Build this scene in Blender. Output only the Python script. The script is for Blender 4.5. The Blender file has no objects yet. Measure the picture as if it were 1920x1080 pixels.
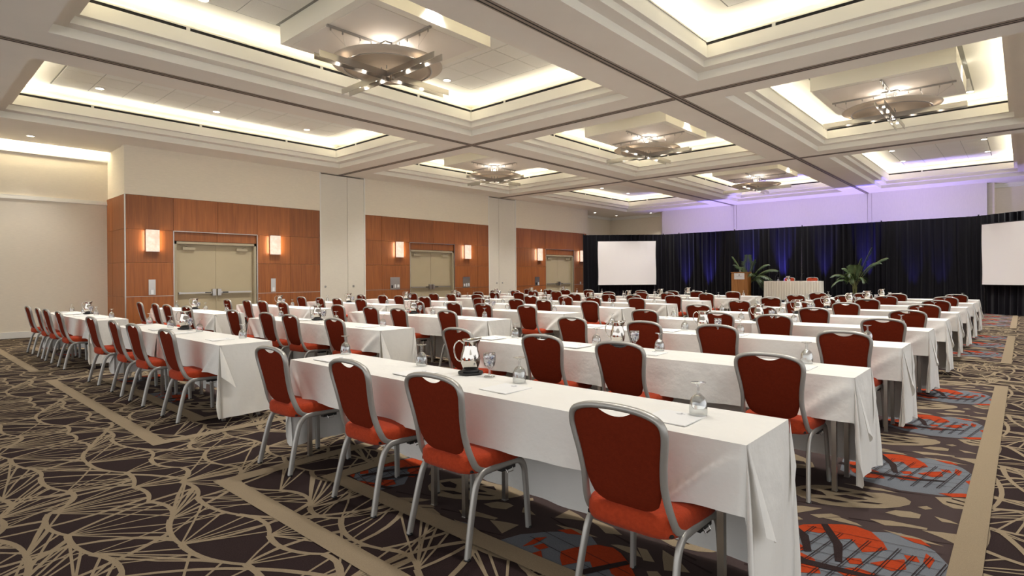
import bpy, math, random
from mathutils import Vector, Matrix
random.seed(7)
C = bpy.context.scene.collection
SC = bpy.context.scene
PI = math.pi

# ------------------------------------------------------------------ camera
CAM_H, YAW, ROLL, FPX = 1.40, 0.7321, -0.0078, 1068.5
_r = Vector((math.cos(YAW), math.sin(YAW), 0)); _f = Vector((-math.sin(YAW), math.cos(YAW), 0)); _u = Vector((0, 0, 1))
_r3 = _r*math.cos(ROLL) + _u*math.sin(ROLL); _u3 = _u*math.cos(ROLL) - _r*math.sin(ROLL)
cd = bpy.data.cameras.new('camera'); cam = bpy.data.objects.new('camera', cd); C.objects.link(cam)
M3 = Matrix((_r3, _u3, -_f)).transposed()
cam.matrix_world = Matrix.Translation((0, 0, CAM_H)) @ M3.to_4x4()
cd.sensor_width = 36; cd.lens = FPX/1920*36; cd.shift_y = -(540-517.46)/1920
cd.clip_start = 0.05; cd.clip_end = 200
SC.camera = cam

# ------------------------------------------------------------------ world, exposure
W = bpy.data.worlds.new('world'); SC.world = W; W.use_nodes = True
W.node_tree.nodes['Background'].inputs[0].default_value = (0.97, 0.98, 1.0, 1)
W.node_tree.nodes['Background'].inputs[1].default_value = 0.40
SC.view_settings.view_transform = 'Standard'; SC.view_settings.look = 'None'
SC.view_settings.exposure = 2.05; SC.view_settings.gamma = 1.0; SC.view_settings.use_curve_mapping = False
SC.cycles.max_bounces = 7; SC.cycles.diffuse_bounces = 4; SC.cycles.glossy_bounces = 3
SC.cycles.transmission_bounces = 6; SC.cycles.transparent_max_bounces = 12
SC.cycles.caustics_reflective = False; SC.cycles.caustics_refractive = False
WARM = (1.0, 0.985, 0.96); COVE = (1.0, 0.935, 0.77)

def add_light(kind, name, loc, rot, energy, color, **kw):
    l = bpy.data.lights.new(name, kind); l.energy = energy; l.color = color
    for k, v in kw.items(): setattr(l, k, v)
    o = bpy.data.objects.new(name, l); C.objects.link(o); o.location = loc; o.rotation_euler = rot
    return o

# room layout ------------------------------------------------------------
ZC, ZU, ZB = 4.70, 5.40, 5.08          # soffit, coffer ceiling, hung box underside
XW, XR = -16.40, -18.0                 # door wall, recess wall
TX = [-10.31, -4.79, 0.73]; SY = [10.0, 17.58]
COLX = [(-15.40, -10.97), (-9.66, -5.45), (-4.12, 0.06)]
ROWY = [(1.53, 9.36), (10.55, 16.98), (18.14, 26.15)]
CXS = [-13.18, -7.53, -2.03]; CYS = [5.43, 13.80, 22.15]
DROP_P, COVE_P = 118, 1.5
for ci, (x0, x1) in enumerate(COLX):                       # cove lamps lie in the trough behind each coffer lip
    for ri, (y0, y1) in enumerate(ROWY):
        z = 5.185; i = 0.13
        for (cx_, cy_, L, rz) in (((x0+x1)/2, y0+i, x1-x0-.3, 0), ((x0+x1)/2, y1-i, x1-x0-.3, PI),
                                  (x0+i, (y0+y1)/2, y1-y0-.3, -PI/2), (x1-i, (y0+y1)/2, y1-y0-.3, PI/2)):
            add_light('AREA', 'cove_lamp', (cx_, cy_, z), (PI-1.2, 0, rz), COVE_P*L, COVE, shape='RECTANGLE', size=L, size_y=.05)
        for dx in (-1.16, 1.16):                            # recessed downlights
            for dy in (-2.31, 0, 2.31):
                add_light('SPOT', 'downlight_lamp', (CXS[ci]+dx, CYS[ri]+dy, ZU-.06), (0, 0, 0), DROP_P*(.6 if ri == 0 and dy < -1 else 1), WARM,
                          spot_size=math.radians(100), spot_blend=.9, shadow_soft_size=.09)
for p in ((-16.95, 2.36), (-16.79, 25.26), (-16.78, 27.37), (-14.77, 27.53)):
    add_light('SPOT', 'downlight_lamp', (p[0], p[1], ZC-.04), (0, 0, 0), 30, WARM, spot_size=math.radians(95), spot_blend=.9, shadow_soft_size=.08)
for x in (-12.0, -9.4, -6.9, -4.4, -2.0):                   # violet wash behind the drapes
    add_light('SPOT', 'violet_uplight_lamp', (x, 26.0, .3), (PI-.06, 0, 0), 170, (.44, .36, 1.0), spot_size=math.radians(85), spot_blend=1, shadow_soft_size=.1)
UPL = [(-11.7, 220), (-10.6, 280), (-8.85, 420), (-7.45, 520), (-5.9, 200), (-4.45, 420), (-3.0, 90), (-2.2, 70)]
for x, e in UPL:                                            # blue uplights at the foot of the drapes
    add_light('SPOT', 'blue_uplight_lamp', (x, 24.86, .56 if -9.9 < x < -3.4 else .20), (PI-.15, 0, 0), e, (.12, .10, 1.0), spot_size=math.radians(30), spot_blend=1, shadow_soft_size=.04)
add_light('AREA', 'recess_cove_lamp', (-17.80, -.6, 4.78), (PI, 0, PI/2), 60, COVE, shape='RECTANGLE', size=9.0, size_y=.05)

# ------------------------------------------------------------------ materials
def srgb(r, g, b):
    f = lambda c: (c/255/12.92) if c/255 <= .04045 else ((c/255+.055)/1.055)**2.4
    return (f(r), f(g), f(b), 1)
MATS = {}
def mat(name, col, rough=.6, metal=0, noise=None, bump=None, spec=.5, emit=None, coat=0, sheen=0):
    """noise=(scale, amount[, stretch xyz]) multiplies the colour; bump=(scale, strength[, stretch])"""
    m = bpy.data.materials.new(name); m.use_nodes = True; nt = m.node_tree; b = nt.nodes['Principled BSDF']
    c = col if len(col) == 4 else (*col, 1)
    b.inputs['Base Color'].default_value = c; b.inputs['Roughness'].default_value = rough
    b.inputs['Metallic'].default_value = metal; b.inputs['Specular IOR Level'].default_value = spec
    if coat: b.inputs['Coat Weight'].default_value = coat
    if sheen: b.inputs['Sheen Weight'].default_value = sheen
    if emit: b.inputs['Emission Color'].default_value = (*emit[0], 1); b.inputs['Emission Strength'].default_value = emit[1]
    def coord(stretch):
        t = nt.nodes.new('ShaderNodeTexCoord'); mp = nt.nodes.new('ShaderNodeMapping')
        mp.inputs['Scale'].default_value = stretch; nt.links.new(t.outputs['Object'], mp.inputs[0]); return mp.outputs[0]
    if noise:
        n = nt.nodes.new('ShaderNodeTexNoise'); n.inputs['Scale'].default_value = noise[0]; n.inputs['Detail'].default_value = 5
        nt.links.new(coord(noise[2] if len(noise) > 2 else (1, 1, 1)), n.inputs['Vector'])
        r = nt.nodes.new('ShaderNodeValToRGB'); a = noise[1]
        r.color_ramp.elements[0].position = .3; r.color_ramp.elements[1].position = .7
        r.color_ramp.elements[0].color = tuple(v*(1-a) for v in c[:3])+(1,); r.color_ramp.elements[1].color = tuple(min(1, v*(1+a)) for v in c[:3])+(1,)
        nt.links.new(n.outputs['Fac'], r.inputs[0]); nt.links.new(r.outputs[0], b.inputs['Base Color'])
    if bump:
        n = nt.nodes.new('ShaderNodeTexNoise'); n.inputs['Scale'].default_value = bump[0]; n.inputs['Detail'].default_value = 4
        nt.links.new(coord(bump[2] if len(bump) > 2 else (1, 1, 1)), n.inputs['Vector'])
        bp = nt.nodes.new('ShaderNodeBump'); bp.inputs['Strength'].default_value = bump[1]; bp.inputs['Distance'].default_value = .01
        nt.links.new(n.outputs['Fac'], bp.inputs['Height']); nt.links.new(bp.outputs[0], b.inputs['Normal'])
    MATS[name] = m; return m
def glass_mat(name, tint, gl=.12):
    m = bpy.data.materials.new(name); m.use_nodes = True; nt = m.node_tree; nt.nodes.remove(nt.nodes['Principled BSDF'])
    out = nt.nodes['Material Output']; t = nt.nodes.new('ShaderNodeBsdfTransparent'); t.inputs[0].default_value = tint
    g = nt.nodes.new('ShaderNodeBsdfGlossy'); g.inputs['Roughness'].default_value = .03
    lw = nt.nodes.new('ShaderNodeLayerWeight'); lw.inputs[0].default_value = .35
    mx = nt.nodes.new('ShaderNodeMixShader'); ad = nt.nodes.new('ShaderNodeMath'); ad.operation = 'MULTIPLY_ADD'
    ad.inputs[1].default_value = .75; ad.inputs[2].default_value = gl; nt.links.new(lw.outputs['Facing'], ad.inputs[0])
    nt.links.new(ad.outputs[0], mx.inputs[0]); nt.links.new(t.outputs[0], mx.inputs[1]); nt.links.new(g.outputs[0], mx.inputs[2])
    nt.links.new(mx.outputs[0], out.inputs[0]); return m
def wood_mat(name, c1, c2, rough=.35):
    m = bpy.data.materials.new(name); m.use_nodes = True; nt = m.node_tree; b = nt.nodes['Principled BSDF']
    t = nt.nodes.new('ShaderNodeTexCoord'); oi = nt.nodes.new('ShaderNodeObjectInfo')
    mp = nt.nodes.new('ShaderNodeMapping'); mp.inputs['Scale'].default_value = (9, 9, .55)
    ad = nt.nodes.new('ShaderNodeVectorMath'); ad.operation = 'ADD'
    sc = nt.nodes.new('ShaderNodeMath'); sc.operation = 'MULTIPLY'; sc.inputs[1].default_value = 37
    nt.links.new(oi.outputs['Random'], sc.inputs[0])
    nt.links.new(t.outputs['Object'], ad.inputs[0]); nt.links.new(sc.outputs[0], ad.inputs[1]); nt.links.new(ad.outputs[0], mp.inputs[0])
    n = nt.nodes.new('ShaderNodeTexNoise'); n.inputs['Scale'].default_value = 2.2; n.inputs['Detail'].default_value = 7; n.inputs['Distortion'].default_value = .6
    nt.links.new(mp.outputs[0], n.inputs['Vector'])
    r = nt.nodes.new('ShaderNodeValToRGB'); r.color_ramp.elements[0].position = .32; r.color_ramp.elements[1].position = .68
    r.color_ramp.elements[0].color = c1; r.color_ramp.elements[1].color = c2
    nt.links.new(n.outputs['Fac'], r.inputs[0])
    hs = nt.nodes.new('ShaderNodeHueSaturation'); mr = nt.nodes.new('ShaderNodeMapRange')
    mr.inputs['To Min'].default_value = .88; mr.inputs['To Max'].default_value = 1.12
    nt.links.new(oi.outputs['Random'], mr.inputs['Value']); nt.links.new(mr.outputs[0], hs.inputs['Value'])
    nt.links.new(r.outputs[0], hs.inputs['Color']); nt.links.new(hs.outputs[0], b.inputs['Base Color'])
    b.inputs['Roughness'].default_value = rough; MATS[name] = m; return m

m_soffit = mat('painted_soffit', srgb(230, 223, 213), .75, noise=(1.5, .02))
m_white = mat('coffer_white', srgb(236, 232, 220), .7)
m_tile = mat('acoustic_tile', srgb(236, 234, 226), .85, noise=(60, .03), bump=(120, .12))
m_seam = mat('tile_seam', srgb(150, 148, 140), .9)
m_dark = mat('dark_slot', srgb(28, 25, 22), .7)
m_track = mat('track_metal', srgb(150, 136, 124), .45, .2)
m_wall = mat('vinyl_wallcovering', srgb(228, 217, 197), .8, noise=(9, .045, (1, 1, 14)), bump=(60, .12, (1, 1, 8)))
m_cream = mat('cream_partition', srgb(222, 215, 200), .75, noise=(8, .035, (1, 1, 14)), bump=(60, .1, (1, 1, 8)))
m_trimw = mat('white_trim', srgb(230, 226, 216), .5)
m_wood = wood_mat('cherry_veneer', srgb(132, 74, 32), srgb(156, 91, 42), .42)
m_woodl = wood_mat('lectern_oak', srgb(140, 88, 38), srgb(180, 122, 62), .4)
m_door = mat('door_paint', srgb(176, 162, 132), .45, noise=(3, .02))
m_frame = mat('door_frame_paint', srgb(170, 157, 130), .4)
m_steel = mat('brushed_steel', srgb(190, 186, 180), .28, 1)
m_chrome = mat('polished_steel', srgb(205, 200, 192), .08, 1)
m_alu = mat('chair_aluminium', srgb(166, 163, 157), .40, .55, bump=(300, .05))
m_red = mat('red_upholstery', srgb(160, 58, 30), .9, noise=(55, .12), bump=(140, .3), spec=.1, sheen=.05)
m_red_shade = mat('shaded_red_upholstery', srgb(102, 35, 18), .95, noise=(60, .08), bump=(160, .2), spec=.05)  # red upholstery again, shade on the rear of the backrests painted into its colour
m_black = mat('black_plastic', srgb(18, 17, 17), .45)
m_cloth = mat('white_linen', srgb(224, 221, 214), .85, noise=(3, .02), bump=(9, .75, (1, 1, 1)), sheen=.1)
m_ivory = mat('ivory_linen', srgb(238, 232, 218), .85)
m_paper = mat('paper', srgb(225, 224, 222), .7)
m_ink = mat('grey_print', srgb(150, 150, 156), .7)
m_drape = mat('black_drape', srgb(12, 10, 16), .9, spec=.1, sheen=.1, noise=(3, .25, (6, 6, .3)))
m_screen = mat('screen_white', srgb(232, 228, 226), .8)
m_plum = mat('plum_carpet', srgb(46, 34, 33), .95, noise=(220, .35), bump=(400, .4), spec=.1)
m_beige = mat('beige_carpet_line', srgb(140, 124, 101), .95, noise=(250, .12), bump=(400, .35), spec=.1)
m_taupe = mat('taupe_carpet', srgb(66, 54, 52), .95, noise=(200, .3, (1, 5, 1)), spec=.1)
m_rust = mat('rust_red_carpet', srgb(156, 56, 24), .95, noise=(90, .25, (1, 6, 1)), spec=.1)
m_slate = mat('slate_blue_carpet', srgb(104, 107, 112), .95, noise=(160, .35, (6, 1, 1)), spec=.1)
m_leaf = mat('palm_green', srgb(62, 80, 40), .5, noise=(5, .3))
m_stem = mat('palm_stem', srgb(120, 120, 70), .6)
m_pot = mat('dark_pot', srgb(30, 26, 24), .5)
m_bulb = mat('lamp_glow', (1, .9, .75), .5, emit=((1, .9, .78), 4))
m_downl = mat('downlight_glow', (1, .95, .85), .5, emit=((1, .93, .82), 4))
m_sconce = mat('sconce_glass', srgb(150, 130, 112), .4, emit=((1.0, .80, .62), .23))
m_cblue = mat('candy_blue', srgb(90, 100, 150), .25); m_cw = mat('candy_white', srgb(235, 232, 238), .25); m_cp = mat('candy_plum', srgb(110, 60, 90), .3)  # plain wrapper colours of the candies
m_glass = glass_mat('clear_glass', (.95, .96, .96, 1))
m_dish = mat('frosted_dish', srgb(214, 200, 182), .6)
def dish_fix(m):
    nt = m.node_tree; b = nt.nodes['Principled BSDF']; t = nt.nodes.new('ShaderNodeBsdfTranslucent'); t.inputs[0].default_value = (.62, .56, .48, 1)
    mx = nt.nodes.new('ShaderNodeMixShader'); mx.inputs[0].default_value = .35
    nt.links.new(b.outputs[0], mx.inputs[1]); nt.links.new(t.outputs[0], mx.inputs[2]); nt.links.new(mx.outputs[0], nt.nodes['Material Output'].inputs[0])
dish_fix(m_dish)
m_stage = mat('stage_skirt', srgb(14, 13, 15), .9)
def add_stain(m, amount=.35):
    """sconce glass: mottled alabaster look"""
    nt = m.node_tree; b = nt.nodes['Principled BSDF']
    n = nt.nodes.new('ShaderNodeTexNoise'); n.inputs['Scale'].default_value = 14; n.inputs['Detail'].default_value = 5
    r = nt.nodes.new('ShaderNodeValToRGB'); r.color_ramp.elements[0].position = .35; r.color_ramp.elements[1].position = .65
    r.color_ramp.elements[0].color = (.82, .55, .42, 1); r.color_ramp.elements[1].color = (1, .86, .70, 1)
    t = nt.nodes.new('ShaderNodeTexCoord'); nt.links.new(t.outputs['Object'], n.inputs['Vector'])
    nt.links.new(n.outputs['Fac'], r.inputs[0]); nt.links.new(r.outputs[0], b.inputs['Emission Color'])
add_stain(m_sconce)

# ------------------------------------------------------------------ mesh helpers
class MB:
    def __init__(s): s.v = []; s.f = []; s.m = []
    def box(s, x0, x1, y0, y1, z0, z1, mi=0, R=None):
        n = len(s.v); P = [(x0, y0, z0), (x1, y0, z0), (x1, y1, z0), (x0, y1, z0), (x0, y0, z1), (x1, y0, z1), (x1, y1, z1), (x0, y1, z1)]
        if R is not None: P = [tuple(R @ Vector(p)) for p in P]
        s.v += P
        for q in ((0, 3, 2, 1), (4, 5, 6, 7), (0, 1, 5, 4), (1, 2, 6, 5), (2, 3, 7, 6), (3, 0, 4, 7)): s.f.append(tuple(n+i for i in q)); s.m.append(mi)
        return s
    def poly(s, pts, mi=0):
        pts = list(pts)
        n = len(s.v); s.v += [tuple(p) for p in pts]; s.f.append(tuple(range(n, n+len(pts)))); s.m.append(mi); return s
    def grid(s, rows, mi=0, closed=False):
        n = len(s.v); k = len(rows[0])
        for r in rows: s.v += [tuple(p) for p in r]
        for i in range(len(rows)-1):
            for j in range(k if closed else k-1):
                j2 = (j+1) % k; s.f.append((n+i*k+j, n+i*k+j2, n+(i+1)*k+j2, n+(i+1)*k+j)); s.m.append(mi)
        return s
    def tube(s, path, rx, ry=None, seg=8, mi=0, side=None, cap=True):
        """sweep an ellipse along a path; rx along 'side' (default world x), ry across"""
        ry = rx if ry is None else ry; P = [Vector(p) for p in path]; rows = []
        prev = None
        for i, p in enumerate(P):
            t = (P[min(i+1, len(P)-1)]-P[max(i-1, 0)]).normalized()
            if side is not None: a = Vector(side)
            else: a = prev if prev is not None else (Vector((0, 0, 1)) if abs(t.z) < .9 else Vector((1, 0, 0)))
            a = (a - t*a.dot(t)).normalized(); b = t.cross(a); prev = a
            rows.append([p + a*(rx*math.cos(2*PI*k/seg)) + b*(ry*math.sin(2*PI*k/seg)) for k in range(seg)])
        s.grid(rows, mi, True)
        if cap: s.poly(reversed(rows[0]), mi); s.poly(rows[-1], mi)
        return s
    def lathe(s, prof, seg=16, mi=0, c=(0, 0, 0)):
        rows = [[(c[0]+r*math.cos(2*PI*k/seg), c[1]+r*math.sin(2*PI*k/seg), c[2]+z) for k in range(seg)] for r, z in prof]
        return s.grid(rows, mi, True)
    def mesh(s, name, mats, smooth=False):
        me = bpy.data.meshes.new(name); me.from_pydata(s.v, [], s.f)
        for m in (mats if isinstance(mats, (list, tuple)) else [mats]): me.materials.append(m)
        if any(s.m): me.polygons.foreach_set('material_index', s.m)
        if smooth: me.polygons.foreach_set('use_smooth', [True]*len(s.f))
        me.update(); return me
    def build(s, name, mats, parent=None, smooth=False, loc=None):
        o = bpy.data.objects.new(name, s.mesh(name, mats, smooth)); C.objects.link(o)
        if parent is not None: o.parent = parent
        if loc: o.location = loc
        return o
def tag(o, label, cat, group=None, kind=None):
    o['label'] = label; o['category'] = cat
    if group: o['group'] = group
    if kind: o['kind'] = kind
    return o
def empty(name, loc=(0, 0, 0), rz=0):
    o = bpy.data.objects.new(name, None); C.objects.link(o); o.location = loc; o.rotation_euler = (0, 0, rz); o.empty_display_size = .1
    return o
def place(mesh, name, parent=None, loc=(0, 0, 0), rot=(0, 0, 0)):
    o = bpy.data.objects.new(name, mesh); C.objects.link(o)
    if parent is not None: o.parent = parent
    o.location = loc; o.rotation_euler = rot; return o
def copy_tree(o, parent=None):
    c = o.copy(); C.objects.link(c); c.parent = parent
    for ch in o.children: copy_tree(ch, c)
    return c
def smooth_path(pts, n=4):
    """Catmull-Rom through the points"""
    P = [Vector(p) for p in pts]; out = []
    for i in range(len(P)-1):
        a, b, c, d = P[max(i-1, 0)], P[i], P[i+1], P[min(i+2, len(P)-1)]
        for k in range(n):
            t = k/n; out.append(.5*((2*b)+(c-a)*t+(2*a-5*b+4*c-d)*t*t+(3*b-a-3*c+d)*t**3))
    out.append(P[-1]); return out
ORD = ['nearest', 'second', 'third', 'fourth', 'fifth', 'sixth', 'seventh', 'eighth', 'farthest']
SIDE = ['rightmost', 'second from right', 'third from right', 'leftmost']
BLK = ['right block', 'middle block', 'left block']

# ------------------------------------------------------------------ floor and carpet
floor = MB().box(-18.4, 7, -6, 29, -.12, 0).build('floor', m_plum); floor['kind'] = 'structure'
INNER = []; OUTER = []
for (x0, x1, ox0, ox1) in ((-3.60, -.15, -4.15, .42), (-9.45, -6.0, -10.1, -5.42), (-15.2, -11.75, -15.75, -11.16)):
    for (y0, y1, oy0, oy1) in ((2.12, 9.12, 1.53, 9.72), (11.52, 16.48, 10.92, 17.05), (18.80, 25.0, 18.2, 25.6)):
        INNER.append((x0, x1, y0, y1)); OUTER.append((ox0, ox1, oy0, oy1))
def inside(x, y, m=.03): return any(a+m < x < b-m and c+m < y < d-m for a, b, c, d in INNER)
class Inlay(MB):
    def strip(s, pts, w, z, w2=None):
        w2 = w if w2 is None else w2; n = len(pts); rows = []
        for i, p in enumerate(pts):
            a = pts[max(i-1, 0)]; b = pts[min(i+1, n-1)]; dx, dy = b[0]-a[0], b[1]-a[1]; L = math.hypot(dx, dy) or 1
            ww = (w+(w2-w)*i/(n-1))/2; nx, ny = -dy/L*ww, dx/L*ww
            rows.append([(p[0]-nx, p[1]-ny, z), (p[0]+nx, p[1]+ny, z)])
        for i in range(n-1):
            k = len(s.v); s.v += [rows[i][0], rows[i][1], rows[i+1][1], rows[i+1][0]]; s.f.append((k, k+3, k+2, k+1)); s.m.append(0)
rng = random.Random(11)
TL = 2.0; NR, NC = 6, 5
def arc(a, b, bulge, n=6):
    mx, my = (a[0]+b[0])/2, (a[1]+b[1])/2; dx, dy = b[0]-a[0], b[1]-a[1]; qx, qy = mx-dy*bulge, my+dx*bulge
    return [((1-t)**2*a[0]+2*t*(1-t)*qx+t*t*b[0], (1-t)**2*a[1]+2*t*(1-t)*qy+t*t*b[1]) for t in [i/n for i in range(n+1)]]
node = {}
for j in range(NR):
    for i in range(NC): node[(i, j)] = ((i+.5*(j % 2)+rng.uniform(-.16, .16))*TL/NC, (j+rng.uniform(-.28, .28))*TL/NR)
def nd(i, j):
    p = node[(i % NC, j % NR)]; return (p[0]+(i//NC)*TL, p[1]+(j//NR)*TL)
tile_lines = []; basearc = {}
for j in range(NR):
    for i in range(NC): basearc[(i, j)] = rng.choice([-1, 1, 1])*rng.uniform(.12, .38)
def barc(i, j, n=6): return arc(nd(i, j), nd(i+1, j), basearc[(i % NC, j % NR)], n)
for j in range(NR):
    for i in range(NC):
        tile_lines.append((barc(i, j, 7), .036, .022))
        src = nd(i+rng.choice([0, 1]), j)
        for (ti, k) in ((i, rng.choice([3, 4, 4])), (i-1, rng.choice([0, 1, 2]))):
            tgt = barc(ti, j+1, 24)
            for q in range(k): tile_lines.append((arc(src, tgt[int((q+.5)*24/k)], rng.uniform(-.05, .05), 2), .010, .015))
        if rng.random() < .75:
            t2 = barc(i+rng.choice([-1, 0, 1]), j+2, 12)[rng.randint(2, 10)]
            tile_lines.append((arc(nd(i, j), t2, rng.choice([-1, 1])*rng.uniform(.1, .3), 7), .020, .034))
        if rng.random() < .5:
            a_ = barc(i, j, 12); t2 = barc(i, j+1, 12)
            for q in (3, 5, 7): tile_lines.append((arc(a_[q], t2[12-q+rng.randint(-1, 1)], rng.uniform(-.1, .1), 2), .011, .014))
net = Inlay()
for ty in range(-1, 14):
    for tx in range(-10, 3):
        ox, oy = tx*TL-.3, ty*TL+.1
        if oy > 26 or ox < -18.6 or ox > .9: continue
        for li, (pts, w, w2) in enumerate(tile_lines):
            P = [(p[0]+ox, p[1]+oy) for p in pts]; mx, my = P[len(P)//2]
            if inside(mx, my, .25) or mx < -17.95 or my > 28 or my < -1.5 or mx > 2.2: continue
            net.strip(P, w, .0004+.00001*(li % 400), w2)
o = net.build('carpet_line', m_beige, floor); o['kind'] = 'stuff'
# inner fields: taupe ground with slate, rust and beige shapes
fb = Inlay(); bd = Inlay(); sl = Inlay(); ru = Inlay(); be = Inlay(); dk = Inlay()
def rect(b, x0, x1, y0, y1, z): b.poly([(x0, y0, z), (x1, y0, z), (x1, y1, z), (x0, y1, z)])
for (x0, x1, y0, y1) in INNER:
    rect(fb, x0, x1, y0, y1, .0052)
    w = .125
    for a in ((x0-w/2, x1, y0-w/2, y0+w/2), (x0-w/2, x1, y1-w/2, y1+w/2), (x0-w/2, x0+w/2, y0+w/2, y1-w/2), (x1-w, x1, y0+w/2, y1-w/2)): rect(bd, *a, .0110)
for (x0, x1, y0, y1) in OUTER:
    w = .125
    for a in ((x0, x1, y0, y0+w), (x0, x1, y1-w, y1), (x0, x0+w, y0+w, y1-w), (x1-w, x1, y0+w, y1-w)): rect(bd, *a, .0048)
def blob(b, cx, cy, rx, ry, rot, z, n=18, jit=.12, R=rng, clip=None):
    pts = []; z = .0056+(z-.0025)*3.2+.00002*(len(b.f) % 20)
    for k in range(n):
        a = 2*PI*k/n; r = 1+R.uniform(-jit, jit); px, py = rx*r*math.cos(a), ry*r*math.sin(a)
        x, y = cx+px*math.cos(rot)-py*math.sin(rot), cy+px*math.sin(rot)+py*math.cos(rot)
        if clip: x = min(max(x, clip[0]), clip[1]); y = min(max(y, clip[2]), clip[3])
        pts.append((x, y, z))
    b.poly(pts)
def shard(b, cx, cy, L, w, rot, z, clip, R=rng):
    z = .0056+(z-.0025)*3.2+.00002*(len(b.f) % 20); n = 5; pts = [(-L/2, 0), (-L*.2, w*.5), (L*.3, w*.42), (L/2, -w*.1), (L*.1, -w*.5)]
    P = []
    for px, py in pts:
        x, y = cx+px*math.cos(rot)-py*math.sin(rot), cy+px*math.sin(rot)+py*math.cos(rot)
        P.append((min(max(x, clip[0]), clip[1]), min(max(y, clip[2]), clip[3]), z))
    b.poly(P)
MOTIF = [  # (layer, polygon) in metres; one woven repeat is 1.64 m long
 ('sl', [(-1.02, 3.20), (-.88, 3.36), (-.74, 3.47), (-.61, 3.58), (-.50, 3.66), (-.34, 3.53), (-.24, 3.40), (-.20, 3.10), (-.27, 2.92), (-.39, 2.80), (-.60, 2.74), (-.80, 2.78), (-.98, 2.92)]),
 ('ru', [(-.97, 3.32), (-.92, 3.43), (-.84, 3.51), (-.76, 3.57), (-.70, 3.595), (-.62, 3.57), (-.55, 3.47), (-.52, 3.39), (-.56, 3.33), (-.61, 3.28), (-.66, 3.37), (-.69, 3.40), (-.73, 3.36), (-.78, 3.42), (-.83, 3.37), (-.88, 3.36), (-.91, 3.30)]),
 ('ru', [(-.56, 3.18), (-.50, 3.27), (-.44, 3.33), (-.42, 3.22), (-.47, 3.16)]), ('ru', [(-.98, 3.16), (-.90, 3.20), (-.82, 3.13), (-.86, 3.08), (-.96, 3.09)]),
 ('ru', [(-.95, 3.03), (-.85, 3.08), (-.77, 3.05), (-.71, 2.92), (-.80, 2.86), (-.90, 2.92)]), ('ru', [(-.45, 3.38), (-.40, 3.40), (-.38, 3.34), (-.43, 3.33)]),
 ('ru', [(-.37, 3.47), (-.33, 3.42), (-.34, 3.30), (-.37, 3.36)]), ('ru', [(-.68, 3.00), (-.60, 3.09), (-.52, 3.08), (-.55, 3.00), (-.62, 2.97)]), ('ru', [(-.50, 3.61), (-.41, 3.63), (-.36, 3.57), (-.43, 3.57)]),
 ('ru', [(-.41, 2.83), (-.30, 2.92), (-.22, 2.93), (-.24, 2.86), (-.34, 2.81)]), ('ru', [(-.66, 3.16), (-.60, 3.20), (-.58, 3.14), (-.63, 3.11)]), ('ru', [(-.30, 3.20), (-.26, 3.24), (-.25, 3.14)]),
 ('be', [(-1.14, 3.95), (-1.10, 3.88), (-1.04, 3.84), (-.92, 3.81), (-.80, 3.85), (-.71, 3.91), (-.62, 3.98), (-.56, 4.06), (-.52, 4.14), (-.52, 4.20), (-.56, 4.25), (-.67, 4.25), (-.73, 4.21), (-.80, 4.20), (-.93, 4.19), (-1.03, 4.13), (-1.10, 4.05)]),
 ('dk', [(-1.08, 3.97), (-1.00, 3.94), (-.93, 3.97), (-.97, 4.02), (-1.05, 4.03)]), ('dk', [(-.98, 3.88), (-.86, 3.89), (-.80, 3.94), (-.90, 3.93)]), ('dk', [(-.90, 4.00), (-.80, 4.00), (-.72, 4.06), (-.84, 4.06)]),
 ('dk', [(-.97, 4.07), (-.88, 4.08), (-.82, 4.14), (-.93, 4.13)]), ('dk', [(-.82, 4.10), (-.70, 4.12), (-.76, 4.16)]), ('dk', [(-.77, 3.97), (-.66, 4.02), (-.64, 4.05), (-.74, 4.01)]),
 ('be', [(-1.10, 3.62), (-1.00, 3.70), (-.90, 3.74), (-.94, 3.66), (-1.00, 3.56)]), ('be', [(-.93, 3.60), (-.84, 3.69), (-.79, 3.68), (-.88, 3.58)]), ('be', [(-.86, 3.60), (-.79, 3.665), (-.70, 3.64), (-.67, 3.615), (-.78, 3.60)]),
 ('be', [(-.66, 3.75), (-.57, 3.80), (-.50, 3.81), (-.40, 3.82), (-.40, 3.79), (-.50, 3.76), (-.58, 3.71)]), ('be', [(-.42, 3.77), (-.33, 3.81), (-.25, 3.83), (-.25, 3.69), (-.33, 3.73)]), ('be', [(-.58, 3.64), (-.44, 3.65), (-.31, 3.62), (-.42, 3.60), (-.52, 3.62)]),
 ('be', [(-.61, 3.91), (-.57, 3.99), (-.50, 4.02), (-.45, 4.01), (-.45, 3.94), (-.53, 3.90)]), ('be', [(-.48, 4.13), (-.44, 4.18), (-.41, 4.15), (-.44, 4.11)]), ('be', [(-.39, 4.03), (-.32, 4.02), (-.26, 3.99), (-.35, 3.97)]),
 ('be', [(-.42, 4.38), (-.34, 4.44), (-.25, 4.47), (-.24, 4.26), (-.32, 4.24), (-.37, 4.28)]), ('be', [(-.90, 4.28), (-.70, 4.33), (-.60, 4.31), (-.74, 4.27)]), ('be', [(-1.05, 3.48), (-.98, 3.53), (-.94, 3.50), (-1.01, 3.42)]),
 ('dk', [(-.96, 3.40), (-.86, 3.30), (-.80, 3.12), (-.83, 3.10), (-.90, 3.28), (-.99, 3.37)]), ('dk', [(-.82, 3.52), (-.70, 3.30), (-.66, 3.10), (-.69, 3.09), (-.74, 3.28), (-.85, 3.50)]),
 ('dk', [(-1.02, 3.12), (-.80, 3.02), (-.55, 3.05), (-.40, 3.12), (-.40, 3.10), (-.55, 3.01), (-.80, 2.96), (-1.02, 3.07)]), ('dk', [(-.34, 4.42), (-.25, 4.40), (-.25, 4.385), (-.34, 4.40)]), ('dk', [(-.36, 4.34), (-.25, 4.33), (-.25, 4.315), (-.36, 4.32)]),
]
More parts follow.
